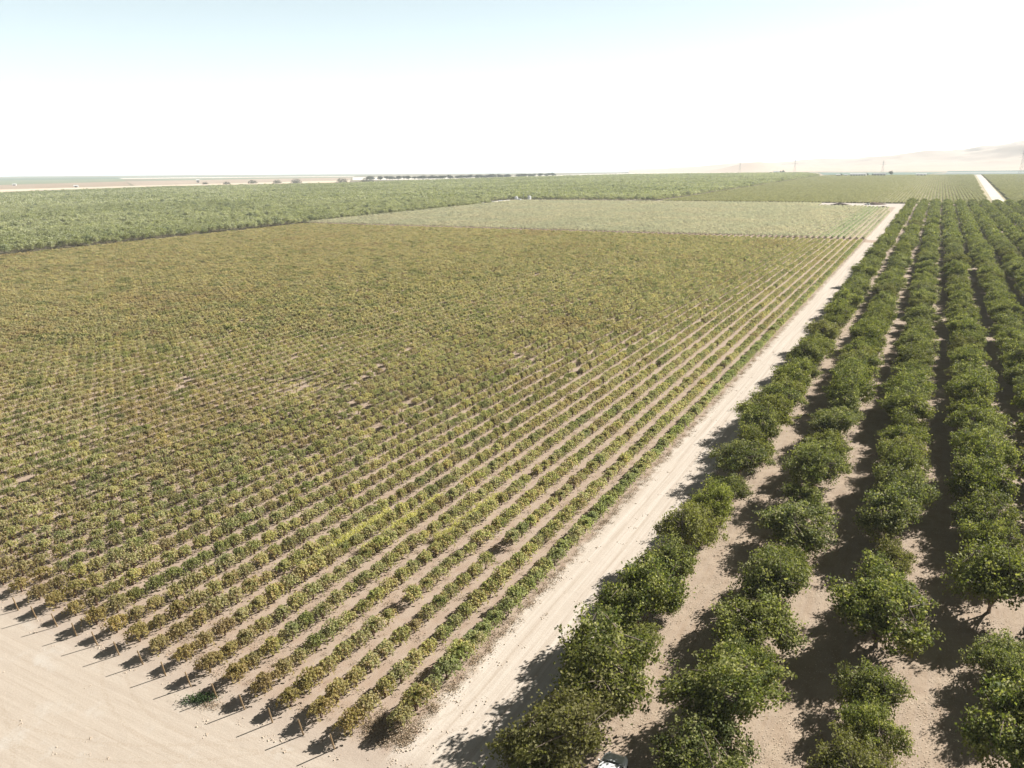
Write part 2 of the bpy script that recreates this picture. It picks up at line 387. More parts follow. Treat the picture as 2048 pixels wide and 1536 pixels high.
# ------------------------------------------------------------------ stuff instancer
def instancer(name, pts, rot, scl, idx, meshes, mats, label=None):
    """pts (n,3); a point cloud carrying one of the meshes on each point"""
    coll = bpy.data.collections.new(name + '_shapes')
    for i, (me, mt) in enumerate(zip(meshes, mats)):
        o = bpy.data.objects.new('%s_shape_%02d' % (name, i), me)
        coll.objects.link(o)
    me = bpy.data.meshes.new(name); me.vertices.add(len(pts)); me.vertices.foreach_set('co', np.asarray(pts, np.float32).ravel())
    a = me.attributes.new('rz', 'FLOAT', 'POINT'); a.data.foreach_set('value', np.asarray(rot, np.float32))
    a = me.attributes.new('sc', 'FLOAT', 'POINT'); a.data.foreach_set('value', np.asarray(scl, np.float32))
    a = me.attributes.new('ix', 'INT', 'POINT'); a.data.foreach_set('value', np.asarray(idx, np.int32))
    o = bpy.data.objects.new(name, me); COL.objects.link(o)
    ng = bpy.data.node_groups.new(name + '_nodes', 'GeometryNodeTree')
    ng.interface.new_socket('Geometry', in_out='INPUT', socket_type='NodeSocketGeometry')
    ng.interface.new_socket('Geometry', in_out='OUTPUT', socket_type='NodeSocketGeometry')
    N, L = ng.nodes.new, ng.links.new
    gi, go = N('NodeGroupInput'), N('NodeGroupOutput')
    ci = N('GeometryNodeCollectionInfo'); ci.inputs['Collection'].default_value = coll
    ci.inputs['Separate Children'].default_value = True; ci.inputs['Reset Children'].default_value = True
    ip = N('GeometryNodeInstanceOnPoints'); ip.inputs['Pick Instance'].default_value = True
    def na(nm, ty):
        n = N('GeometryNodeInputNamedAttribute'); n.data_type = ty; n.inputs['Name'].default_value = nm
        return [s for s in n.outputs if s.enabled and s.name == 'Attribute'][0]
    cx = N('ShaderNodeCombineXYZ'); L(na('rz', 'FLOAT'), cx.inputs[2])
    e2 = N('FunctionNodeEulerToRotation'); L(cx.outputs[0], e2.inputs[0])
    L(gi.outputs[0], ip.inputs['Points']); L(ci.outputs[0], ip.inputs['Instance'])
    L(na('ix', 'INT'), ip.inputs['Instance Index']); L(e2.outputs[0], ip.inputs['Rotation'])
    sx = N('ShaderNodeCombineXYZ'); s_ = na('sc', 'FLOAT')
    for k in range(3): L(s_, sx.inputs[k])
    L(sx.outputs[0], ip.inputs['Scale']); L(ip.outputs[0], go.inputs[0])
    md = o.modifiers.new('scatter', 'NODES'); md.node_group = ng
    return tag(o, label, kind='stuff')
def join_meshes(name, parts):
    """parts: [(mesh, material)] -> one mesh with material slots (for the far copies)"""
    bm = bmesh.new(); me = bpy.data.meshes.new(name)
    for i, (p, mt) in enumerate(parts):
        n0 = len(bm.faces); bm.from_mesh(p); bm.faces.ensure_lookup_table()
        for f in bm.faces[n0:]: f.material_index = i
    bm.to_mesh(me); bm.free()
    for p, mt in parts: me.materials.append(mt)
    return me

# ------------------------------------------------------------------ grapevines
def vine_crown(nsh, nl, size, sprd=.78, top=.42, z0=1.12, up=.5):
    P, T = [], []
    for i in range(nsh):
        y0 = float(np.clip(rng.normal(0, .52), -1, 1)); side = rng.choice([-1, 1]); tt = rng.uniform(.15, .95)
        reach = rng.uniform(.25, 1.) * sprd; rise = rng.uniform(.3, 1.) * top * (1 - .45 * abs(y0)); dy = rng.uniform(-.35, .35)
        fall = rng.uniform(.25, 1.)
        for k in range(nl):
            u = (k + rng.uniform(0, 1)) / nl
            x = side * reach * u ** .8; z = z0 + rise * math.sin(min(1, u * 1.6) * math.pi / 2) * 1.1 - fall * max(0, u - .35) ** 1.2 * 1.75
            P.append((x + rng.normal() * .05, y0 + dy * u + rng.normal() * .06, max(.22, z + rng.normal() * .06))); T.append(min(1, max(0, tt + rng.normal() * .22)))
    P = np.array(P); S = rng.uniform(.75, 1.3, len(P)) * size
    V, Q = leaf_arrays(P, S, .85, up)
    return mesh_np('vine_crown', V, Q, T)
def vine_trunk():
    m = MB(); j = lambda s=.05: random.uniform(-s, s)
    m.tube([(0, 0, -.02), (j(), j(), .4), (j(), j(), .75), (0, 0, 1.0)], [.075, .055, .05, .045], 6)
    for s in (-1, 1): m.tube([(0, 0, .98), (j(), s * .35, 1.06), (j(), s * .9, 1.08 + j())], [.045, .035, .02], 5)
    return m.mesh('vine_trunk')
ST = MB().tube([(.09, .05, -.02), (.09, .05, 1.42)], [.03, .028], 5).mesh('vine_stake')
VC = [vine_crown(68, 14, .175, random.uniform(.80, .96), random.uniform(.6, .82)) for i in range(7)]
VC += [vine_crown(22, 12, .17, .65, .35)]                                        # thin plant
VT = [vine_trunk() for i in range(4)]
VCfar = [vine_crown(44, 9, .28, random.uniform(.80, .96), random.uniform(.6, .82), up=.9) for i in range(5)]
for me in VC + VCfar: me.materials.append(M_vine)
for me in VT: me.materials.append(M_vbark)
ST.materials.append(M_stake)

SP, RS = 2.14, 3.13
rowx = lambda i: -31.75 - RS * i
vines = []       # block one: (row, number, x, y)
for i in range(122):
    k0 = 1 if i == 0 else 0
    for k in range(k0, 188):
        vines.append((i, k, rowx(i), 37.2 + SP * k))
vines = np.array(vines)
P3 = np.c_[vines[:, 2] + rng.normal(0, .06, len(vines)), vines[:, 3] + rng.normal(0, .1, len(vines)), np.zeros(len(vines))]
thin = np.array([mn.noise(Vector((p[0] * .035, p[1] * .035, 2.2))) for p in P3]) + .35 * np.array([mn.noise(Vector((p[0] * .2, p[1] * .2, 9.))) for p in P3])
# the thin, rusty patch in the middle of the block
patch = np.exp(-((P3[:, 0] + 98) / 26) ** 2 - ((P3[:, 1] - 108) / 10) ** 2)
gone = (rng.random(len(vines)) < .012 + .04 * patch) & ~((vines[:, 0] < 16) & (vines[:, 1] < 2)) & (vines[:, 0] > 0)
scale = np.clip(rng.normal(.98, .07, len(vines)) - .06 * np.clip(thin, -.3, .8) - .06 * patch, .68, 1.22)
scale[vines[:, 0] == 0] *= 1.12
vis = seen(P3 + [0, 0, 1]) & ~gone
x_, y_, d_ = proj(P3 + [0, 0, 1])
inframe = vis & (x_ > 0) & (x_ < W) & (y_ < H + 6)
order = np.argsort(np.where(inframe, d_, 1e9))[:300]
near = np.zeros(len(vines), bool); near[order] = True
ORD = ['zeroth', 'first', 'second', 'third', 'fourth', 'fifth', 'sixth', 'seventh', 'eighth', 'ninth', 'tenth', 'eleventh', 'twelfth', 'thirteenth', 'fourteenth', 'fifteenth', 'sixteenth', 'seventeenth', 'eighteenth', 'nineteenth']
TENS = {20: ('twenty', 'twentieth'), 30: ('thirty', 'thirtieth'), 40: ('forty', 'fortieth'), 50: ('fifty', 'fiftieth'), 60: ('sixty', 'sixtieth')}
def ordw(n):
    if n < 20: return ORD[n]
    a, b = TENS[n // 10 * 10]
    return b if n % 10 == 0 else a + '-' + ORD[n % 10]
def vine_thing(p, sc_, v, rz, label):
    e = empty('grapevine', p, rz, sc_)
    tag(e, label, 'grapevine', 'grapevines trained in rows on the dirt field')
    link('crown', VC[v], parent=e); link('trunk', VT[v % 4], parent=e); link('stake', ST, parent=e)
rot = np.where(rng.random(len(vines)) < .5, 0, math.pi) + rng.normal(0, .05, len(vines))
var = rng.integers(0, 7, len(vines)); var[thin + .5 * patch > .6] = 7
for q in np.nonzero(near)[0]:
    i, k = int(vines[q, 0]), int(vines[q, 1])
    row = 'row beside the dirt road' if i == 0 else '%s vine row from the dirt road' % ordw(i + 1)
    lead = 'green' if i == 0 else ('golden' if k < 3 else 'olive')
    vine_thing(P3[q], float(scale[q]), int(var[q]), float(rot[q]), '%s grapevine, %s from the headland, %s' % (lead, ordw(k + (0 if i == 0 else 1)), row))
VJ = [join_meshes('vine', [(VC[i], M_vine), (VT[i % 4], M_vbark), (ST, M_stake)]) for i in range(8)]
VJf = [join_meshes('far_vine', [(m_, M_vine), (VT[0], M_vbark)]) for m_ in VCfar]
rest = vis & ~near
mid_ = rest & (d_ < 190); far_ = rest & (d_ >= 190)
instancer('grapevines', P3[mid_], rot[mid_], scale[mid_], var[mid_], VJ, [None] * 8, 'dense rows of olive and brown grapevines filling the large field')
b2 = []
for i in range(-1, 127):
    x = -31.9 - RS * i - 3.0
    y1 = 812 if x < -96 else 768 - max(0, (x + 60)) * .9
    if x > -34.5: y1 = 690
    for k in range(int((y1 - 453) / SP)): b2.append((x, 454 + SP * k, 0))
b2 = np.array(b2, float); b2[:, :2] += rng.normal(0, .1, (len(b2), 2)); b2 = b2[seen(b2) & (rng.random(len(b2)) > .03)]
fp = np.r_[P3[far_], b2]; n2 = len(fp)
fs = np.r_[scale[far_], rng.normal(.93, .1, len(b2))]
instancer('far_grapevines', fp, rng.integers(0, 2, n2) * math.pi + rng.normal(0, .05, n2), fs * 1.04, rng.integers(0, 5, n2), VJf, [None] * 5,
          'far rows of pale grapevines and the second vineyard block behind the cross track')

# end posts of the rows, leaning out over the headland
PO = [MB().tube([(0, 0, -.05), (0, -.02, .0), (random.uniform(-.16, -.06), random.uniform(-.34, -.18), 1.5 + random.uniform(-.06, .04))], [.065, .065, .058], 8).mesh('end_post') for i in range(4)]
for i in range(1, 15):
    link('end_post', PO[i % 4], M_post, loc=(rowx(i) + .1, 35.15 + random.uniform(-.08, .08), 0))
for o in [o for o in bpy.data.objects if o.name.startswith('end_post')]:
    i = round((-31.75 - o.location.x) / RS)
    tag(o, 'leaning wooden end post of %s' % ('the %s vine row from the dirt road' % ordw(i + 1)), 'post', 'end posts along the headland')

# ------------------------------------------------------------------ trees
def crown_mesh(name, r, h0, h1, nclump, nleaf, size, csz, asp, rough=.25, limbs=5, seedv=0, lumps=6, shell=.5, spikes=0):
    """irregular crown: several limb-borne masses of leaf clumps with gaps between them"""
    cz = (h0 + h1) / 2; hz = (h1 - h0) / 2
    masses = [(np.array([rng.normal() * .12 * r, rng.normal() * .12 * r, cz + hz * .28]), r * .56, hz * .66)]
    a0 = rng.uniform(0, 6.28)
    for k in range(lumps):
        a = a0 + 6.283 * k / lumps + rng.normal() * .25; q = rng.uniform(.40, .92)
        masses.append((np.array([math.cos(a) * r * q, math.sin(a) * r * q, cz + hz * rng.uniform(-.38, .32)]), r * rng.uniform(.30, .52), hz * rng.uniform(.32, .58)))
    w_ = np.array([m[1] ** 2 for m in masses]); w_ = w_ / w_.sum()
    tips = []; P, T, S = [], [], []
    for k in range(nclump):
        mc, mr, mh = masses[rng.choice(len(masses), p=w_)]
        d = unit(rng.normal(size=3)); rad = 1 - shell * rng.random() ** 1.6 + rng.normal() * .07 * rough
        if k < spikes: rad *= rng.uniform(1.15, 1.65); d[2] = abs(d[2]) * .9
        c = mc + d * np.array([mr, mr, mh]) * rad; c[2] = max(c[2], h0 * .75 + .2); tips.append(c)
        n_ = nleaf if k >= spikes else nleaf // 3
        tt = rng.uniform(.1, .8); cs = csz * rng.uniform(.6, 1.3) * (.7 if k < spikes else 1)
        P.append(c + rng.normal(size=(n_, 3)) * np.array([1, 1, .62]) * cs * .5)
        T.append(np.clip(tt + rng.normal(0, .2, n_), 0, 1)); S.append(rng.uniform(.7, 1.3, n_) * size)
    P = np.concatenate(P)
    V, Q = leaf_arrays(P, np.concatenate(S), asp, .55, .4)
    return mesh_np(name, V, Q, np.concatenate(T)), tips
def trunk_mesh(name, r, h0, h1, tips, tr=.17, limbs=5, twigs=30):
    m = MB(); fork = h0 * .62
    m.tube([(0, 0, -.05), (.02, .01, fork * .5), (0, 0, fork)], [tr * 1.25, tr, tr * .95], 8)
    ends = []
    for k in range(limbs):
        a = 2 * math.pi * k / limbs + random.uniform(-.4, .4); q = random.uniform(.45, .62)
        e = Vector((math.cos(a) * r * q, math.sin(a) * r * q, h0 + (h1 - h0) * random.uniform(.45, .72)))
        mid = Vector((e.x * .42, e.y * .42, fork + (e.z - fork) * .5))
        m.tube([(0, 0, fork - .05), mid, e], [tr * .6, tr * .38, tr * .16], 6); ends += [mid, mid.lerp(e, .5), e]
    random.shuffle(ends)
    for c in tips[:twigs]:
        c = Vector(c); b = min(ends, key=lambda e: (e - c).length); 
        if (b - c).length > .3: m.tube([b, b.lerp(c, .5) + Vector((0, 0, .08)), c], [.05, .032, .014], 4, False)
    return m.mesh(name)
WN = []
for i in range(8):
    r, h0, h1 = random.uniform(2.85, 3.4), random.uniform(.6, 1.0), random.uniform(5.3, 6.7)
    cr, tips = crown_mesh('walnut_crown', r, h0, h1, 320, 60, .225, .66, .66, 1.3, lumps=8, shell=.75, spikes=110)
    tr = trunk_mesh('walnut_trunk', r, h0, h1, tips, .15, 5, 60)
    cr.materials.append(M_walnut); tr.materials.append(M_bark); WN.append((cr, tr))
WF = []
for i in range(5):
    r, h0, h1 = random.uniform(3.15, 3.65), .6, random.uniform(5.2, 6.4)
    cr, tips = crown_mesh('walnut_far_crown', r, h0, h1, 170, 14, .50, .85, .7, 1.3, lumps=7, shell=.75, spikes=34)
    tr = trunk_mesh('walnut_far_trunk', r, h0, h1, tips, .15, 4, 0)
    WF.append(join_meshes('far_walnut', [(cr, M_walnut), (tr, M_bark)]))
RW = 9.45
rx = lambda j: -18.9 + RW * j
spec = {0: [(33.5, 1.0), (41, 1.08), (48.4, 1.25), (54.3, .7), (58.9, 1.15), (64.0, .55), (67.8, .9), (74.3, .95), (79.4, .55), (84, .92), (91.5, .8), (98.8, 1.02), (105.6, .95)],
        1: [(43.8, .95), (49.9, 1.15), (56.2, .8), (61.2, 1.1), (68.4, 1.05), (74.6, .72), (83.2, 1.15), (90.2, .8), (97.2, 1.1), (105, 1.02)],
        2: [(47.5, .82), (52.6, .7), (57.0, .78), (67.2, 1.25), (73.6, .85), (80.6, .62), (87.7, 1.12), (97, 1.18), (104.8, 1.05)],
        3: [(49, .8), (54.8, 1.12), (62.6, .75), (67, .8), (78.0, 1.2), (86.8, .95), (94, .98), (102, 1.1)],
        4: [(57, .9), (64.5, 1.0), (72.5, 1.05), (80.5, 1.1), (89, 1.1), (97, 1.0), (105, 1.1)]}
trees = []
for j in range(0, 46):
    ys = list(spec.get(j, []))
    y = ys[-1][0] + 6.6 if ys else 42 + random.uniform(0, 3)
    while y < 819:
        if random.random() > .025: ys.append((y + random.uniform(-.45, .45), random.uniform(.86, 1.16)))
        y += 6.5
    for y, s in ys: trees.append((j, rx(j) + random.uniform(-.35, .35), y, s))
trees = np.array(trees)
TP = np.c_[trees[:, 1], trees[:, 2], np.zeros(len(trees))]
vis = seen(TP + [0, 0, 3], mx=.2, mb=.3); x_, y_, d_ = proj(TP + [0, 0, 3])
inframe = vis & (x_ > -20) & (x_ < W + 30) & (y_ < H + 60)
order = np.argsort(np.where(inframe, d_, 1e9))[:300]
near = np.zeros(len(trees), bool); near[order] = True
cnt = {}
for q in sorted(np.nonzero(near)[0], key=lambda q: (trees[q, 0], trees[q, 2])):
    j = int(trees[q, 0]); cnt[j] = cnt.get(j, 0) + 1
    s_ = float(trees[q, 3]); e = empty('walnut_tree', TP[q], random.choice([0, math.pi]) + random.gauss(0, .3), (s_ * random.uniform(.82, 1.0), s_ * random.uniform(1.0, 1.25), s_ * random.uniform(.86, 1.14)))
    row = 'the orchard row beside the road' if j == 0 else 'the %s orchard row off the road' % ordw(j + 1)
    sz = 'small ' if trees[q, 3] < .75 else ('large ' if trees[q, 3] > 1.13 else '')
    tag(e, '%swalnut tree, %s from the near end of %s' % (sz, ordw(cnt[j]), row), 'tree', 'walnut trees planted in rows')
    v = random.randrange(8)
    dead = (abs(trees[q, 1] + .5) < 2 and 276 < trees[q, 2] < 283)
    link('crown', WN[v][0], parent=e); link('trunk', WN[v][1], parent=e)
rest = vis & ~near; n = int(rest.sum())
instancer('far_walnut_trees', TP[rest], rng.uniform(0, 6.28, n), trees[rest, 3], rng.integers(0, 5, n), WF, [None] * 5, 'far part of the dark green walnut orchard behind the nearer rows')

# pale orchard behind the vineyard
AL = []
for i in range(6):
    r, h1 = random.uniform(2.5, 3.0), random.uniform(4.3, 5.3)
    cr, tips = crown_mesh('almond_crown', r, .7, h1, 70, 13, .55, 1.1, .7, .6, lumps=6, shell=.6)
    tr = trunk_mesh('almond_trunk', r, .9, h1, tips, .14, 4, 8)
    cr.materials.append(M_almond); tr.materials.append(M_bark); AL.append((cr, tr))
ALf = []
for i in range(4):
    cr, tips = crown_mesh('almond_far', random.uniform(2.7, 3.1), .5, random.uniform(4.4, 5.2), 40, 6, 1.05, 1.2, .8, .6, lumps=6, shell=.5)
    cr.materials.append(M_almond); ALf.append(cr)
poly = [(-424, 60), (-424, 824), (-268, 828), (-270, 2150), (-410, 2850), (-970, 2790), (-1120, 2190), (-1185, 1785), (-1222, 1458), (-1505, 1195), (-1525, 1005), (-1545, 620), (-1700, 60)]
def inpoly(x, y):
    c = np.zeros(len(x), bool)
    for (x0, y0), (x1, y1) in zip(poly, poly[1:] + poly[:1]):
        k = ((y0 > y) != (y1 > y)); c ^= k & (x < (x1 - x0) * (y - y0) / (y1 - y0 + 1e-9) + x0)
    return c
gx, gy = np.meshgrid(-427.5 - 7.0 * np.arange(-26, 210), 63 + 6.4 * np.arange(0, 490), indexing='ij')
ri, ki = np.meshgrid(np.arange(-26, 210), np.arange(0, 490), indexing='ij')
AX, AY, RI = gx.ravel(), gy.ravel(), ri.ravel()
keep = inpoly(AX, AY) & ~((AX > -455) & (AY > 745) & (AY < 832)) & (rng.random(len(AX)) > .035)
AX, AY, RI = AX[keep], AY[keep], RI[keep]
AX = AX + rng.normal(0, .25, len(AX)); AY = AY + rng.normal(0, .25, len(AY))
AP = np.c_[AX, AY, terr_np(AX, AY)]; v = seen(AP, mx=.08); AP = AP[v]; RI = RI[v]
x_, y_, d_ = proj(AP + [0, 0, 3]); ok = (x_ > -5) & (x_ < W)
order = np.argsort(np.where(ok, d_, 1e9))[:300]
near = np.zeros(len(AP), bool); near[order] = True
cnt = {}
for q in sorted(order, key=lambda q: (RI[q], AP[q, 1])):
    k = int(RI[q]) + 1; cnt[k] = cnt.get(k, 0) + 1
    e = empty('almond_tree', AP[q], random.uniform(0, 6.28), random.uniform(.88, 1.15))
    row = 'the front row bordering the vineyard' if k == 1 else 'the %s row back from the vineyard' % ordw(k)
    tag(e, 'pale tree, %s from the left picture edge in %s' % (ordw(cnt[k]), row), 'tree', 'pale orchard trees beyond the vineyard')
    vv = random.randrange(6); link('crown', AL[vv][0], parent=e); link('trunk', AL[vv][1], parent=e)
rest = ~near; mid_ = rest & (d_ < 900); far_ = rest & ~mid_
n = int(mid_.sum())
ALj = [join_meshes('almond', [(a, M_almond), (b, M_bark)]) for a, b in AL]
instancer('orchard_trees', AP[mid_], rng.uniform(0, 6.28, n), np.clip(rng.normal(.98, .13, n), .6, 1.25), rng.integers(0, 6, n), ALj, [None] * 6, 'broad pale green orchard filling the land behind the vineyard at left')
n = int(far_.sum())
instancer('far_orchard_trees', AP[far_], rng.uniform(0, 6.28, n), np.clip(rng.normal(1.0, .16, n), .55, 1.35), rng.integers(0, 4, n), ALf, [None] * 4, 'hazy far part of the pale green orchard reaching towards the horizon')
print('almonds', len(AP), 'vines', len(fp), len(P3))

# far vineyard past the yard: long low hedges
def hedge():
    n = 150; P = np.c_[rng.normal(0, .42, n), rng.uniform(-6, 6, n), rng.uniform(.4, 1.55, n)]
    V, Q = leaf_arrays(P, rng.uniform(.5, .95, n), .8, .9); me = mesh_np('far_row', V, Q, rng.random(n)); me.materials.append(M_hedge); return me
HD = [hedge() for i in range(4)]
hp = []
for i in range(0, 210):
    x = -262 + 3.2 * i
    for k in range(0, 116):
        y = 836 + 12 * k; rxx = 46 + (y - 829) * .0209
        if rxx - 3 < x < rxx + 15: continue
        if 1312 < y < 1324: continue
        hp.append((x, y, terr(x, y)))
hp = np.array(hp); hp = hp[seen(hp, mx=.06)]; n = len(hp)
instancer('far_vineyard_rows', hp, rng.normal(0, .004, n), rng.normal(1, .07, n), rng.integers(0, 4, n), HD, [None] * 4, 'flat tan-green vineyard beyond the walnut orchard on both sides of the white road')
# dark hedge line at its near edge and along the white road
hp = [(x, 829 + random.uniform(-.6, .6), 0) for x in np.arange(-262, 44, 6)] + [(61 + (y - 829) * .0205, y, terr(60, y)) for y in np.arange(832, 2200, 6)]
hp = np.array(hp); n = len(hp)
def shrubm(mat, n=120, r=(1.2, 3.2, .9), z=.9, s=.6):
    P = rng.normal(size=(n, 3)) * np.array(r) * .5; P[:, 2] = np.abs(P[:, 2]) + .1
    V, Q = leaf_arrays(P, rng.uniform(.7, 1.3, n) * s, .8, .6); me = mesh_np('bush', V, Q, rng.random(n)); me.materials.append(mat); return me
HB = [shrubm(M_shrub) for i in range(3)]
instancer('ditch_weeds', hp, np.r_[np.full(51, math.pi / 2), np.zeros(n - 51)], rng.uniform(.8, 1.3, n), rng.integers(0, 3, n), HB, [None] * 3, 'dark weedy ditch line edging the far vineyard and its white road')

# clumps of grey shrubs in a line on the pale field, and the windbreak
def big_shrub(name, r, h, mat, n=420, s=1.3):
    P = unit(rng.normal(size=(n, 3))) * (rng.random((n, 1)) ** .4) * np.array([r, r * .6, h]); P[:, 2] = np.abs(P[:, 2])
    P += rng.normal(size=(n, 3)) * .5
    P[:, 2] = np.maximum(P[:, 2], .2)
    V, Q = leaf_arrays(P, rng.uniform(.7, 1.3, n) * s, .8, .6); me = mesh_np(name, V, Q, rng.random(n)); me.materials.append(mat); return me
BS = [big_shrub('shrub', 14, 6.5, M_shrub) for i in range(3)]
bp = [(-1694, 1432, .7, 'leftmost'), (-1606, 1427, .8, 'second'), (-1600, 1512, 1.05, 'third'), (-1505, 1509, 1.0, 'fourth'), (-1435, 1507, 1.25, 'fifth'), (-1350, 1500, 1.2, 'sixth'), (-1262, 1500, 1.4, 'rightmost')]
for x, y, s, w in bp:
    y += 150 if x > -1400 else 60; x -= 60
    o = link('shrub_clump', BS[random.randrange(3)], loc=(x, y, terr(x, y)), rz=random.uniform(2.2, 2.9), s=s * 1.45)
    tag(o, 'low grey-brown shrub clump on the pale field, %s in the line of seven' % w, 'shrub', 'shrub clumps on the pale field')
EU = []
for i in range(4):
    cr, tips = crown_mesh('windbreak_crown', 5.5, 2.5, random.uniform(15, 19), 70, 12, 1.6, 3.2, .7, .7, lumps=7, shell=.6)
    tr = trunk_mesh('windbreak_trunk', 5, 5, 15, tips, .4, 4, 4); cr.materials.append(M_dark); tr.materials.append(M_bark); EU.append((cr, tr))
wb = []
line = [(-1520, 1905), (-1345, 1990), (-1290, 2170), (-1250, 2330), (-1215, 2560)]
tt = np.linspace(0, 4, 69)
for k, u in enumerate(tt):
    i = min(3, int(u)); f = u - i
    wb.append((line[i][0] * (1 - f) + line[i + 1][0] * f + random.uniform(-6, 6), line[i][1] * (1 - f) + line[i + 1][1] * f + random.uniform(-8, 8)))
for k, (x, y) in enumerate(wb):
    if k in (50, 51, 58, 61, 65): continue
    e = empty('windbreak_tree', (x, y, terr(x, y)), random.uniform(0, 6), (random.uniform(1.1, 1.5), random.uniform(1.1, 1.5), random.uniform(.62, .85)))
    tag(e, 'tall dark evergreen on the horizon, %s from the left in the windbreak line' % ordw(k + 1), 'tree', 'dark windbreak trees on the horizon')
    v = random.randrange(4); link('crown', EU[v][0], parent=e); link('trunk', EU[v][1], parent=e)
# ------------------------------------------------------------------ pump station at the orchard corner
def tank(x, y, r, h, label):
    e = empty('water_tank', (x, y, 0)); tag(e, label, 'tank')
    n = 24
    m = MB().tube([(0, 0, 0), (0, 0, h)], [r, r], n, True); link('shell', m.mesh('tank_shell'), M_white, e)
    m = MB().tube([(0, 0, h + .003), (0, 0, h + r * .28), (0, 0, h + r * .34)], [r * 1.02, r * .3, .12], n, True); link('roof', m.mesh('tank_roof'), M_white, e)
    m = MB().tube([(0, -r - .06, .4), (0, -r - .06, h - .2)], [.05, .05], 5).tube([(.35, -r - .06, .4), (.35, -r - .06, h - .2)], [.05, .05], 5)
    for k in range(int(h / .4)): m.tube([(0, -r - .06, .5 + k * .4), (.35, -r - .06, .5 + k * .4)], [.03, .03], 4)
    link('ladder', m.mesh('tank_ladder'), M_grey, e)
    return e
tank(-430, 806, 1.9, 4.6, 'left white water tank where the vineyard meets the pale orchard')
tank(-416, 812, 2.0, 5.2, 'right white water tank at the far corner of the second vineyard block')
sheet('pump_yard', [(-452, 748), (-412, 748), (-406, 826), (-452, 826)], .05, field_mat('pale_gravel', (.70, .64, .56), (.82, .77, .70), .3, .3), 3, 3)
def shed(name, loc, rz, w, d, h, rh, label, roofm=None, wallm=None, doors=2, eave=.4):
    e = empty(name, loc, rz); tag(e, label, 'building')
    m = MB().box(-w / 2, w / 2, -d / 2, d / 2, 0, h)
    m.face((-w / 2, -d / 2, h + .002), (-w / 2, 0, h + rh * .93), (-w / 2, d / 2, h + .002)); m.face((w / 2, d / 2, h + .002), (w / 2, 0, h + rh * .93), (w / 2, -d / 2, h + .002))
    link('wall', m.mesh('shed_wall'), wallm or M_white, e)
    m = MB(); a, b = w / 2 + eave, d / 2 + eave; z0 = h + .02; t_ = .12
    for s in (-1, 1):
        m.face((-a, s * b, z0 - .1), (a, s * b, z0 - .1), (a, 0, z0 + rh), (-a, 0, z0 + rh)); m.face((-a, s * b, z0 - .1 + t_), (a, s * b, z0 - .1 + t_), (a, 0, z0 + rh + t_), (-a, 0, z0 + rh + t_))
        m.face((-a, s * b, z0 - .1), (a, s * b, z0 - .1), (a, s * b, z0 - .1 + t_), (-a, s * b, z0 - .1 + t_))
    link('roof', m.mesh('shed_roof'), roofm or M_white, e)
    for k in range(doors):
        cx = -w / 2 + w * (k + .5) / doors; dw = min(3.4, w / doors * .55)
        link('door', MB().box(cx - dw / 2, cx + dw / 2, -d / 2 - .06, -d / 2 - .004, 0.02, h * .8).mesh('shed_door'), M_darkm, e)
    return e
shed('pump_shed', (-423, 800, 0), .2, 4.0, 2.6, 2.2, .5, 'small white pump shed between the two water tanks', doors=1, eave=.15)
for k, (x, y, w) in enumerate([(-440, 766, 6.5), (-436, 780, 5.5), (-441, 789, 4.6)]):
    lab = ['nearest white pipe stack on the gravel beside the orchard corner', 'middle white pipe stack left of the water tanks', 'farthest white pipe stack beside the pump shed'][k]
    m = MB()
    for r_ in range(3):
        for c_ in range(6 - r_): m.tube([(-w / 2, (c_ + r_ * .5) * .5, .25 + r_ * .43), (w / 2, (c_ + r_ * .5) * .5, .25 + r_ * .43)], [.24, .24], 8)
    tag(link('pipe_stack', m.mesh('pipe_stack'), M_white, loc=(x, y, .05), rz=.35 + .3 * k), lab, 'pipes', 'white pipe stacks by the pump station')
def pole(x, y, h, label, r=.16, arm=True):
    e = empty('utility_pole', (x, y, terr(x, y))); tag(e, label, 'pole')
    link('shaft', MB().tube([(0, 0, 0), (0, 0, h)], [r, r * .7], 8).mesh('pole_shaft'), M_steel, e)
    if arm: link('crossarm', MB().box(-1.1, 1.1, -.06, .06, h - .7, h - .55).mesh('pole_arm'), M_steel, e)
pole(-433, 830, 9.5, 'pale thin pole standing at the orchard edge behind the pump station', .14, False)
# filter rig, pallets and debris in the sandy yard at the end of the dirt road
def pile(name, loc, r, h, mat, label, cat, rz=0, grp=None):
    V, Q = [], []; n, m_ = 20, 7
    for i in range(m_ + 1):
        for k in range(n):
            u = i / m_; a = 2 * math.pi * k / n; rr = r * u * (1 + .18 * math.sin(3 * a + loc[0]) + .1 * math.sin(7 * a)) + .001
            z = h * (1 - u ** 1.6) * (1 + .25 * mn.noise(Vector((math.cos(a) * u * 2, math.sin(a) * u * 2, loc[1])))) if i < m_ else -.05
            V.append((rr * math.cos(a) * 2.2, rr * math.sin(a), z))
    for i in range(m_):
        for k in range(n): Q.append((i * n + k, (i + 1) * n + k, (i + 1) * n + (k + 1) % n, i * n + (k + 1) % n))
    return tag(link(name, mesh_np(name, V, Q, smooth=True), mat, loc=loc, rz=rz), label, cat, grp)
M_brush = plain('brush_pile', (.12, .085, .065), .95, .1, .5, 1.5)
pile('brush_pile', (-78, 789, 0), 4.5, 2.0, M_brush, 'long dark brush pile on the pale yard at the end of the second block', 'pile')
pile('brush_pile', (-50, 806, 0), 4.0, 2.2, plain('manure', (.20, .14, .11), .95, .1, .4, 1), 'brown earth heap beside the white pickup in the far sandy yard', 'pile')
pile('brush_pile', (-40, 762, 0), 2.2, 1.3, M_brush, 'small dark heap near the corner where the dirt road meets the yard', 'pile')

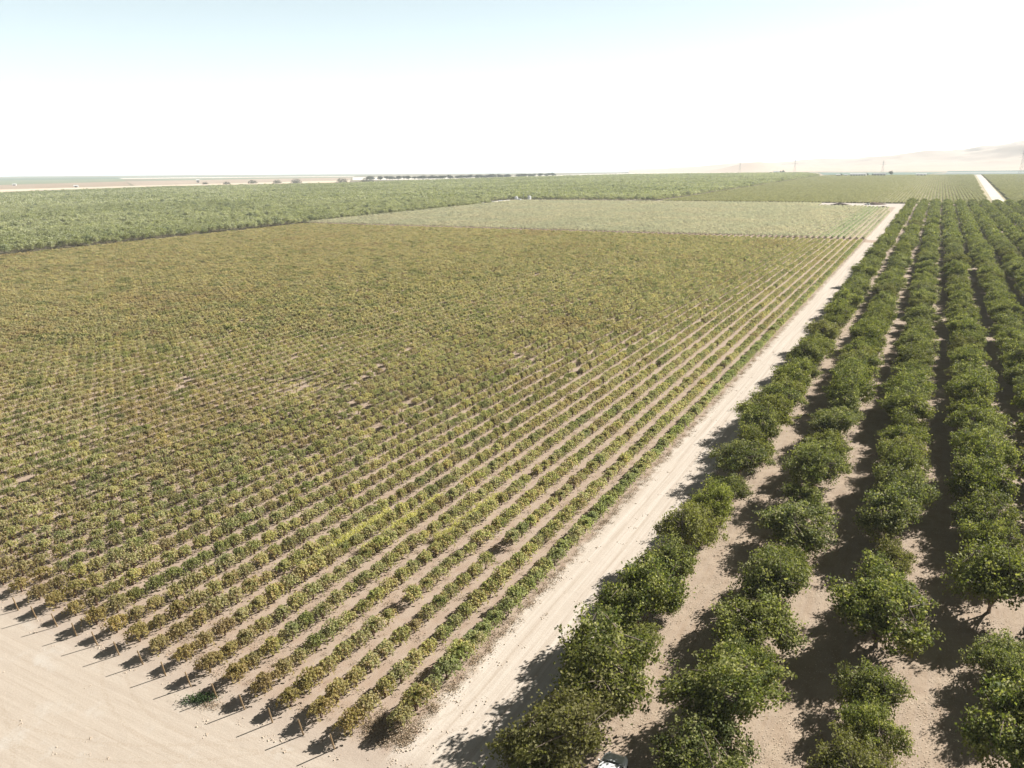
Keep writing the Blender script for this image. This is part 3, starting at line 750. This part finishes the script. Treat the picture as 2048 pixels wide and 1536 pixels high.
# ------------------------------------------------------------------ vehicles
def car(loc, rz, label, cat='car', L_=4.6, Wd=1.84, pickup=False, full=True):
    e = empty('parked_car' if not pickup else 'pickup_truck', loc, rz); tag(e, label, cat)
    # cross sections from the nose (+y) backwards: y, half width, z bottom, z top (shoulder)
    hw = Wd / 2
    sec = [(2.28, .62, .42, .60), (2.22, .74, .30, .74), (2.02, .84, .24, .86), (1.70, .90, .22, .95), (1.2, hw, .22, 1.02), (.82, hw, .22, 1.05),
           (0, hw, .22, 1.06), (-1.3, hw, .22, 1.06), (-2.0, .89, .25, 1.05), (-2.25, .80, .34, .96), (-2.32, .70, .45, .78)]
    V, Q = [], []; rings = []
    for y, w, z0, z1 in sec:
        ring = [(-w * .96, z0), (-w, z0 + .18), (-w, z1 - .16), (-w * .93, z1 - .03), (-w * .7, z1 + .015), (-w * .3, z1 + .04), (w * .3, z1 + .04), (w * .7, z1 + .015), (w * .93, z1 - .03), (w, z1 - .16), (w, z0 + .18), (w * .96, z0)]
        V += [(x, y, z) for x, z in ring]
    n = 12
    for i in range(len(sec) - 1):
        for k in range(n): Q.append((i * n + k, i * n + (k + 1) % n, (i + 1) * n + (k + 1) % n, (i + 1) * n + k))
    bm = bmesh.new(); vs = [bm.verts.new(v) for v in V]
    for q in Q: bm.faces.new([vs[i] for i in q])
    bm.faces.new(vs[:n]); bm.faces.new(list(reversed(vs[-n:])))
    bmesh.ops.recalc_face_normals(bm, faces=bm.faces)
    me = bpy.data.meshes.new('car_body'); bm.to_mesh(me); bm.free()
    for p in me.polygons: p.use_smooth = True
    b = link('body', me, M_paint, e); md = b.modifiers.new('s', 'SUBSURF'); md.levels = md.render_levels = 1
    # cabin
    yb = -1.9 if not pickup else -.75
    cab = [(.98, .80, 1.05), (.30, .66, 1.50), (yb + .55, .64, 1.52), (yb, .76, 1.06)]
    m = MB()
    g_ = []
    for y, w, z in cab: g_.append(((-w, y, z), (w, y, z)))
    link('windshield', MB().face(g_[0][0], g_[0][1], g_[1][1], g_[1][0]).mesh('car_glass'), M_glass, e)
    link('rear_window', MB().face(g_[2][0], g_[2][1], g_[3][1], g_[3][0]).mesh('car_rear'), M_glass, e)
    for s in (0, 1):
        sg = -1 if s == 0 else 1
        link('side_window', MB().face((sg * .83, .92, 1.04), (sg * .66, .28, 1.49), (sg * .64, yb + .57, 1.51), (sg * .80, yb + .02, 1.05)).mesh('car_side'), M_glass, e)
    m = MB().box(-.68, .68, yb + .5, .34, 1.495, 1.56)
    rm = m.mesh('car_roof'); ro = link('roof', rm, M_paint, e); bv = ro.modifiers.new('b', 'BEVEL'); bv.width = .03; bv.segments = 3
    for sx in (-1, 1):
        for y in (1.42, -1.42):
            w = link('wheel', MB().tube([(sx * (hw - .20), y, .33), (sx * (hw + .01), y, .33)], [.33, .33], 18).mesh('car_wheel'), M_tyre, e)
            link('rim', MB().tube([(sx * (hw + .012), y, .33), (sx * (hw + .03), y, .33)], [.2, .17], 12).mesh('car_rim'), M_steel, w)
        link('headlight', MB().tube([(sx * .62, 2.1, .66), (sx * .60, 2.285, .66)], [.13, .10], 10).mesh('car_lamp'), M_grey, e)
        m = MB().tube([(sx * .86, .75, 1.08), (sx * 1.02, .75, 1.14)], [.06, .09], 8); link('mirror', m.mesh('car_mirror'), M_paint, e)
    link('wiper', MB().tube([(-.72, .99, 1.095), (-.1, .94, 1.12), (.62, .99, 1.095)], [.022, .028, .022], 5).mesh('car_wiper'), M_tyre, e)
    return e
car((-15.35, 41.38, 0), R(4), 'white parked car half hidden under the walnut trees at the bottom edge')
e = car((-56, 800, 0), R(70), 'tiny white pickup standing in the sandy yard at the far end', 'pickup', pickup=True)

# ------------------------------------------------------------------ farm buildings, houses and pylons far off
shed('long_barn', (-176, 2120, terr(-176, 2120)), 0, 36, 14, 4.5, 2.4, 'long white-roofed barn at the far edge of the tan vineyard', doors=6)
shed('farm_shed', (-222, 2125, terr(-222, 2125)), .1, 10, 8, 3.4, 1.6, 'small white shed left of the long white-roofed barn', wallm=M_grey)
shed('farm_shed', (-206, 2140, terr(-206, 2140)), 0, 7, 7, 3.2, 1.4, 'little grey shed between the small white shed and the long barn', wallm=M_grey)
shed('grey_barn', (-128, 2125, terr(-128, 2125)), 0, 27, 12, 4.5, 2.0, 'grey-white barn right of the long white barn, next to the dark round tree', roofm=M_grey, wallm=M_grey, doors=4)
shed('packing_shed', (-38, 2125, terr(-38, 2125)), 0, 22, 10, 3.6, 1.4, 'low pale shed alone between the barns and the white road', doors=3)
shed('farmhouse', (-520, 2975, terr(-520, 2975)), .2, 20, 12, 6, 3, 'white farmhouse with trees on the horizon left of the foothills', doors=2)
shed('field_shed', (-1925, 1235, terr(-1925, 1235)), .9, 10, 7, 4, 1.5, 'white shed alone on the pale field at far left', doors=1)
shed('silo_shed', (-2030, 1700, terr(-2030, 1700)), .9, 9, 8, 8, 2, 'tall white shed standing on the brown field above the first shrubs', doors=1)
shed('field_shed', (-2460, 1385, terr(-2460, 1385)), .9, 10, 7, 4, 1.5, 'faint white shed near the left picture edge on the brown field', doors=1)
def ftree(x, y, s, label, v=0):
    e = empty('farm_tree', (x, y, terr(x, y)), random.uniform(0, 6), s); tag(e, label, 'tree')
    link('crown', EU[v][0], parent=e); link('trunk', EU[v][1], parent=e)
ftree(-104, 2128, .72, 'dark round tree at the right end of the grey-white barn', 1)
ftree(-158, 2140, .5, 'dark tree rising behind the long white-roofed barn', 2)
ftree(-143, 2112, .38, 'small dark tree between the white barn and the grey-white barn', 3)
ftree(-218, 2150, .4, 'small dark tree behind the small white shed', 0)
ftree(-497, 2980, .7, 'dark tree at the right side of the white farmhouse', 1)
ftree(-508, 2990, .6, 'dark tree close behind the white farmhouse', 2)
ftree(-538, 2965, .45, 'smaller tree at the left side of the white farmhouse', 3)
def pylon(x, y, h, label):
    e = empty('pylon', (x, y, terr(x, y)), R(25)); tag(e, label, 'pylon', 'lattice pylons in front of the foothills')
    m = MB(); lv = [(0, 3.6), (.3, 2.4), (.55, 1.5), (.78, .9), (1, .5)]
    for a, b in zip(lv, lv[1:]):
        for sx in (-1, 1):
            for sy in (-1, 1):
                m.tube([(sx * a[1], sy * a[1], a[0] * h), (sx * b[1], sy * b[1], b[0] * h)], [.09, .08], 4)
            m.tube([(sx * a[1], -a[1], a[0] * h), (sx * b[1], b[1], b[0] * h)], [.055, .055], 4); m.tube([(-a[1], sx * a[1], a[0] * h), (b[1], sx * b[1], b[0] * h)], [.08, .08], 4)
    link('lattice', m.mesh('pylon_lattice'), M_steel, e)
    for zz, w in ((.78, 7), (.9, 5.4)):
        m = MB().tube([(-w, 0, zz * h), (0, 0, zz * h + .6), (w, 0, zz * h)], [.1, .22, .1], 4)
        link('crossarm', m.mesh('pylon_arm'), M_steel, e)
pylon(114, 1502, 50, 'nearest and tallest lattice pylon, at the right picture edge')
pylon(-110, 1900, 36, 'lattice pylon rising beside the long white-roofed barn')
pylon(-283, 1840, 42, 'lattice pylon above the tip of the pale orchard')
pylon(-560, 2560, 40, 'faint lattice pylon left of the white farmhouse trees')

# ------------------------------------------------------------------ weeds, grass and litter
def tuft(mat, n, r, h, s, asp, droop):
    P = np.c_[rng.normal(0, r, (n, 2)), rng.random(n) * h + .02]; V, Q = leaf_arrays(P, rng.uniform(.6, 1.3, n) * s, asp, (4. if h < .05 else 1.2) if h < .3 else -.2)
    me = mesh_np('tuft', V, Q, rng.random(n)); me.materials.append(mat); return me
LT = [tuft(M_litter, 34, .22, .08, .09, .6, 0) for i in range(4)]
pp = []
for k in range(1000):
    y = 38 + 420 * random.random() ** 1.6; pp.append((random.gauss(-30.7, .3), y, 0))
for k in range(260): pp.append((random.gauss(-32.6, .9), random.gauss(38.4, .6), .01))
for k in range(2600):
    i = random.randrange(0, 24); pp.append((rowx(i) + random.choice([-1, 1]) * random.uniform(.5, 1.1), 37 + 120 * random.random() ** 1.3, 0))
pp = np.array(pp); n = len(pp)
instancer('dry_weeds', pp, rng.uniform(0, 6, n), rng.uniform(.5, 1.5, n), rng.integers(0, 4, n), LT, [None] * 4, 'dry brown weeds and litter along the road verge and vine rows')
LF = [tuft(M_husk, 14, .6, .02, .09, .6, 0) for i in range(4)]
pp = np.c_[rng.uniform(-22, 60, 20000), 38 + 130 * rng.random(20000) ** 1.2, np.full(20000, .006)]; pp = pp[seen(pp, mx=.03)]; n = len(pp)
instancer('fallen_leaves', pp, rng.uniform(0, 6, n), rng.uniform(.6, 1.4, n), rng.integers(0, 4, n), LF, [None] * 4, 'fallen leaves and husks scattered on the orchard floor')
GR = [tuft(M_drygrass, 60, .24, .75, .42, .14, 0) for i in range(4)]
pp = []
for i, n_, a_, b_ in ((8, 520, 54, 69), (7, 160, 60, 76), (5, 80, 66, 80)):
    for k in range(n_): pp.append((rowx(i) + RS / 2 + random.gauss(0, .35), random.uniform(a_, b_), 0))
pp = np.array(pp); n = len(pp)
instancer('dry_grass', pp, rng.uniform(0, 6, n), rng.uniform(.6, 1.2, n), rng.integers(0, 4, n), GR, [None] * 4, 'tall straw-yellow grass growing between the vine rows')
CL = []
for i in range(4):
    V, Q = [], []
    for k in range(7):
        o = rng.normal(0, .35, 2); r_ = random.uniform(.03, .085); b_ = len(V); n_ = 6
        for z_, q_ in ((-.01, 1.), (.5 * r_, .95), (r_ * .95, .45)):
            for a_ in range(n_): V.append((o[0] + r_ * q_ * math.cos(a_ * 1.047) * random.uniform(.7, 1.3), o[1] + r_ * q_ * math.sin(a_ * 1.047) * random.uniform(.7, 1.3), z_))
        for u_ in range(2):
            for a_ in range(n_): Q.append((b_ + u_ * n_ + a_, b_ + u_ * n_ + (a_ + 1) % n_, b_ + (u_ + 1) * n_ + (a_ + 1) % n_, b_ + (u_ + 1) * n_ + a_))
        Q.append((b_ + 12, b_ + 13, b_ + 14, b_ + 15)); Q.append((b_ + 15, b_ + 16, b_ + 17, b_ + 12))
    me = mesh_np('clods', V, Q); me.materials.append(M_clod); CL.append(me)
pp = []
for k in range(50): pp.append((random.uniform(-95, -30), 35.5 - abs(random.gauss(0, 1.1)), .008))
for k in range(50): pp.append((random.uniform(-95, -24), random.uniform(20, 34), .008))
for k in range(350):
    y = 36 + 160 * random.random() ** 1.5; pp.append((random.choice([random.gauss(-30.4, .35), random.gauss(-23.0, .5), random.uniform(-30, -23)]), y, .01))
pp = np.array(pp); n = len(pp)
instancer('dirt_clods', pp, rng.uniform(0, 6, n), rng.uniform(.35, .9, n), rng.integers(0, 4, n), CL, [None] * 4, 'loose clods of earth on the headland and road shoulders')
# the low green weed spreading on the headland by a post
nn = 900; P = np.c_[rng.normal(0, .65, nn), rng.normal(0, .33, nn), rng.random(nn) * .32 + .03]
V, Q = leaf_arrays(P, rng.uniform(.08, .18, nn), .7, 1.0)
tag(link('green_weed', mesh_np('green_weed', V, Q, rng.random(nn)), M_weed, loc=(-48.35, 34.3, 0), rz=R(35)), 'low dark green weed sprawling on the pale headland beside an end post', 'weed')
nn = 500; P = np.c_[rng.normal(0, .7, nn), rng.normal(0, .3, nn), rng.random(nn) * .1 + .02]
V, Q = leaf_arrays(P, rng.uniform(.05, .12, nn), .6, 1.0)
tag(link('dry_weed', mesh_np('dry_weed', V, Q, rng.random(nn)), M_litter, loc=(-46.9, 34.2, 0), rz=R(20)), 'faded yellowish weed trailing right of the green weed on the headland', 'weed')

# ------------------------------------------------------------------ haze
hz = MB().box(-9300, 9300, -9300, 9300, -120, 330).mesh('haze')
m, nt = new_mat('haze'); t = NT(nt)
pv = t.N('ShaderNodeVolumePrincipled'); pv.inputs['Color'].default_value = (.86, .93, 1.0, 1); pv.inputs['Density'].default_value = .0001
pv.inputs['Anisotropy'].default_value = .0
o_ = t.N('ShaderNodeOutputMaterial'); t.L(pv.outputs[0], o_.inputs['Volume'])
tag(link('haze', hz, m), kind='stuff')

# ------------------------------------------------------------------ light, sky, camera
SUN_AZ, SUN_EL = R(28.2), R(29.5)       # azimuth east of +y
w = bpy.data.worlds.new('World'); sc.world = w; w.use_nodes = True
nt = w.node_tree; bg = nt.nodes['Background']; sky = nt.nodes.new('ShaderNodeTexSky'); sky.sky_type = 'NISHITA'
sky.sun_disc = False; sky.sun_elevation = SUN_EL; sky.sun_rotation = SUN_AZ; sky.altitude = 100
sky.air_density = 1.0; sky.dust_density = 1.5; sky.ozone_density = 1.0
t = NT(nt); tc = nt.nodes.new('ShaderNodeTexCoord'); sp_ = nt.nodes.new('ShaderNodeSeparateXYZ'); nt.links.new(tc.outputs['Generated'], sp_.inputs[0])
# sky gradient added: bright milky band above the horizon, dimmed overhead to deepen shadows
hb = t.math('MULTIPLY', t.ramp(sp_.outputs[2], .20, .38, 1.0, .06), t.ramp(sp_.outputs[2], .0, .22, 1.3, .80)); hm_ = nt.nodes.new('ShaderNodeVectorMath'); hm_.operation = 'SCALE'
hm0_ = nt.nodes.new('ShaderNodeMix'); hm0_.data_type = 'RGBA'; hm0_.inputs[0].default_value = .75; hm0_.inputs[7].default_value = (4.6, 5.6, 5.95, 1); bw_ = nt.nodes.new('ShaderNodeRGBToBW'); nt.links.new(sky.outputs[0], bw_.inputs[0]); nt.links.new(t.mix(t.ramp(sp_.outputs[2], .0, .24, .85, .45), sky.outputs[0], t.mix(1.0, (.90, 1.0, 1.05), bw_.outputs[0], 'MULTIPLY')), hm0_.inputs[6]); nt.links.new(hm0_.outputs[2], hm_.inputs[0]); nt.links.new(hb, hm_.inputs['Scale']); nt.links.new(hm_.outputs[0], bg.inputs[0]); bg.inputs[1].default_value = .082
sd = Vector((math.sin(SUN_AZ) * math.cos(SUN_EL), math.cos(SUN_AZ) * math.cos(SUN_EL), math.sin(SUN_EL)))
sl = bpy.data.lights.new('sun', 'SUN'); sl.energy = 5.0; sl.angle = R(.5); sl.color = (1, .962, .90)
so = bpy.data.objects.new('sun', sl); COL.objects.link(so); so.rotation_euler = sd.to_track_quat('Z', 'Y').to_euler()
cd = bpy.data.cameras.new('camera'); cd.sensor_width = 36; cd.lens = 36 * F / W; cd.clip_end = 40000; cd.clip_start = .5
co = bpy.data.objects.new('camera', cd); COL.objects.link(co)
co.matrix_world = Matrix(((RX[0], RY[0], -RZ[0], 0), (RX[1], RY[1], -RZ[1], 0), (RX[2], RY[2], -RZ[2], CAMZ), (0, 0, 0, 1)))
sc.camera = co
vs = sc.view_settings; vs.view_transform = 'Standard'; vs.look = 'None'; vs.gamma = 1; vs.use_curve_mapping = False; vs.exposure = 1.25
sc.cycles.use_denoising = True
sc.cycles.max_bounces = 5; sc.cycles.diffuse_bounces = 1; sc.cycles.transmission_bounces = 2; sc.cycles.volume_bounces = 1
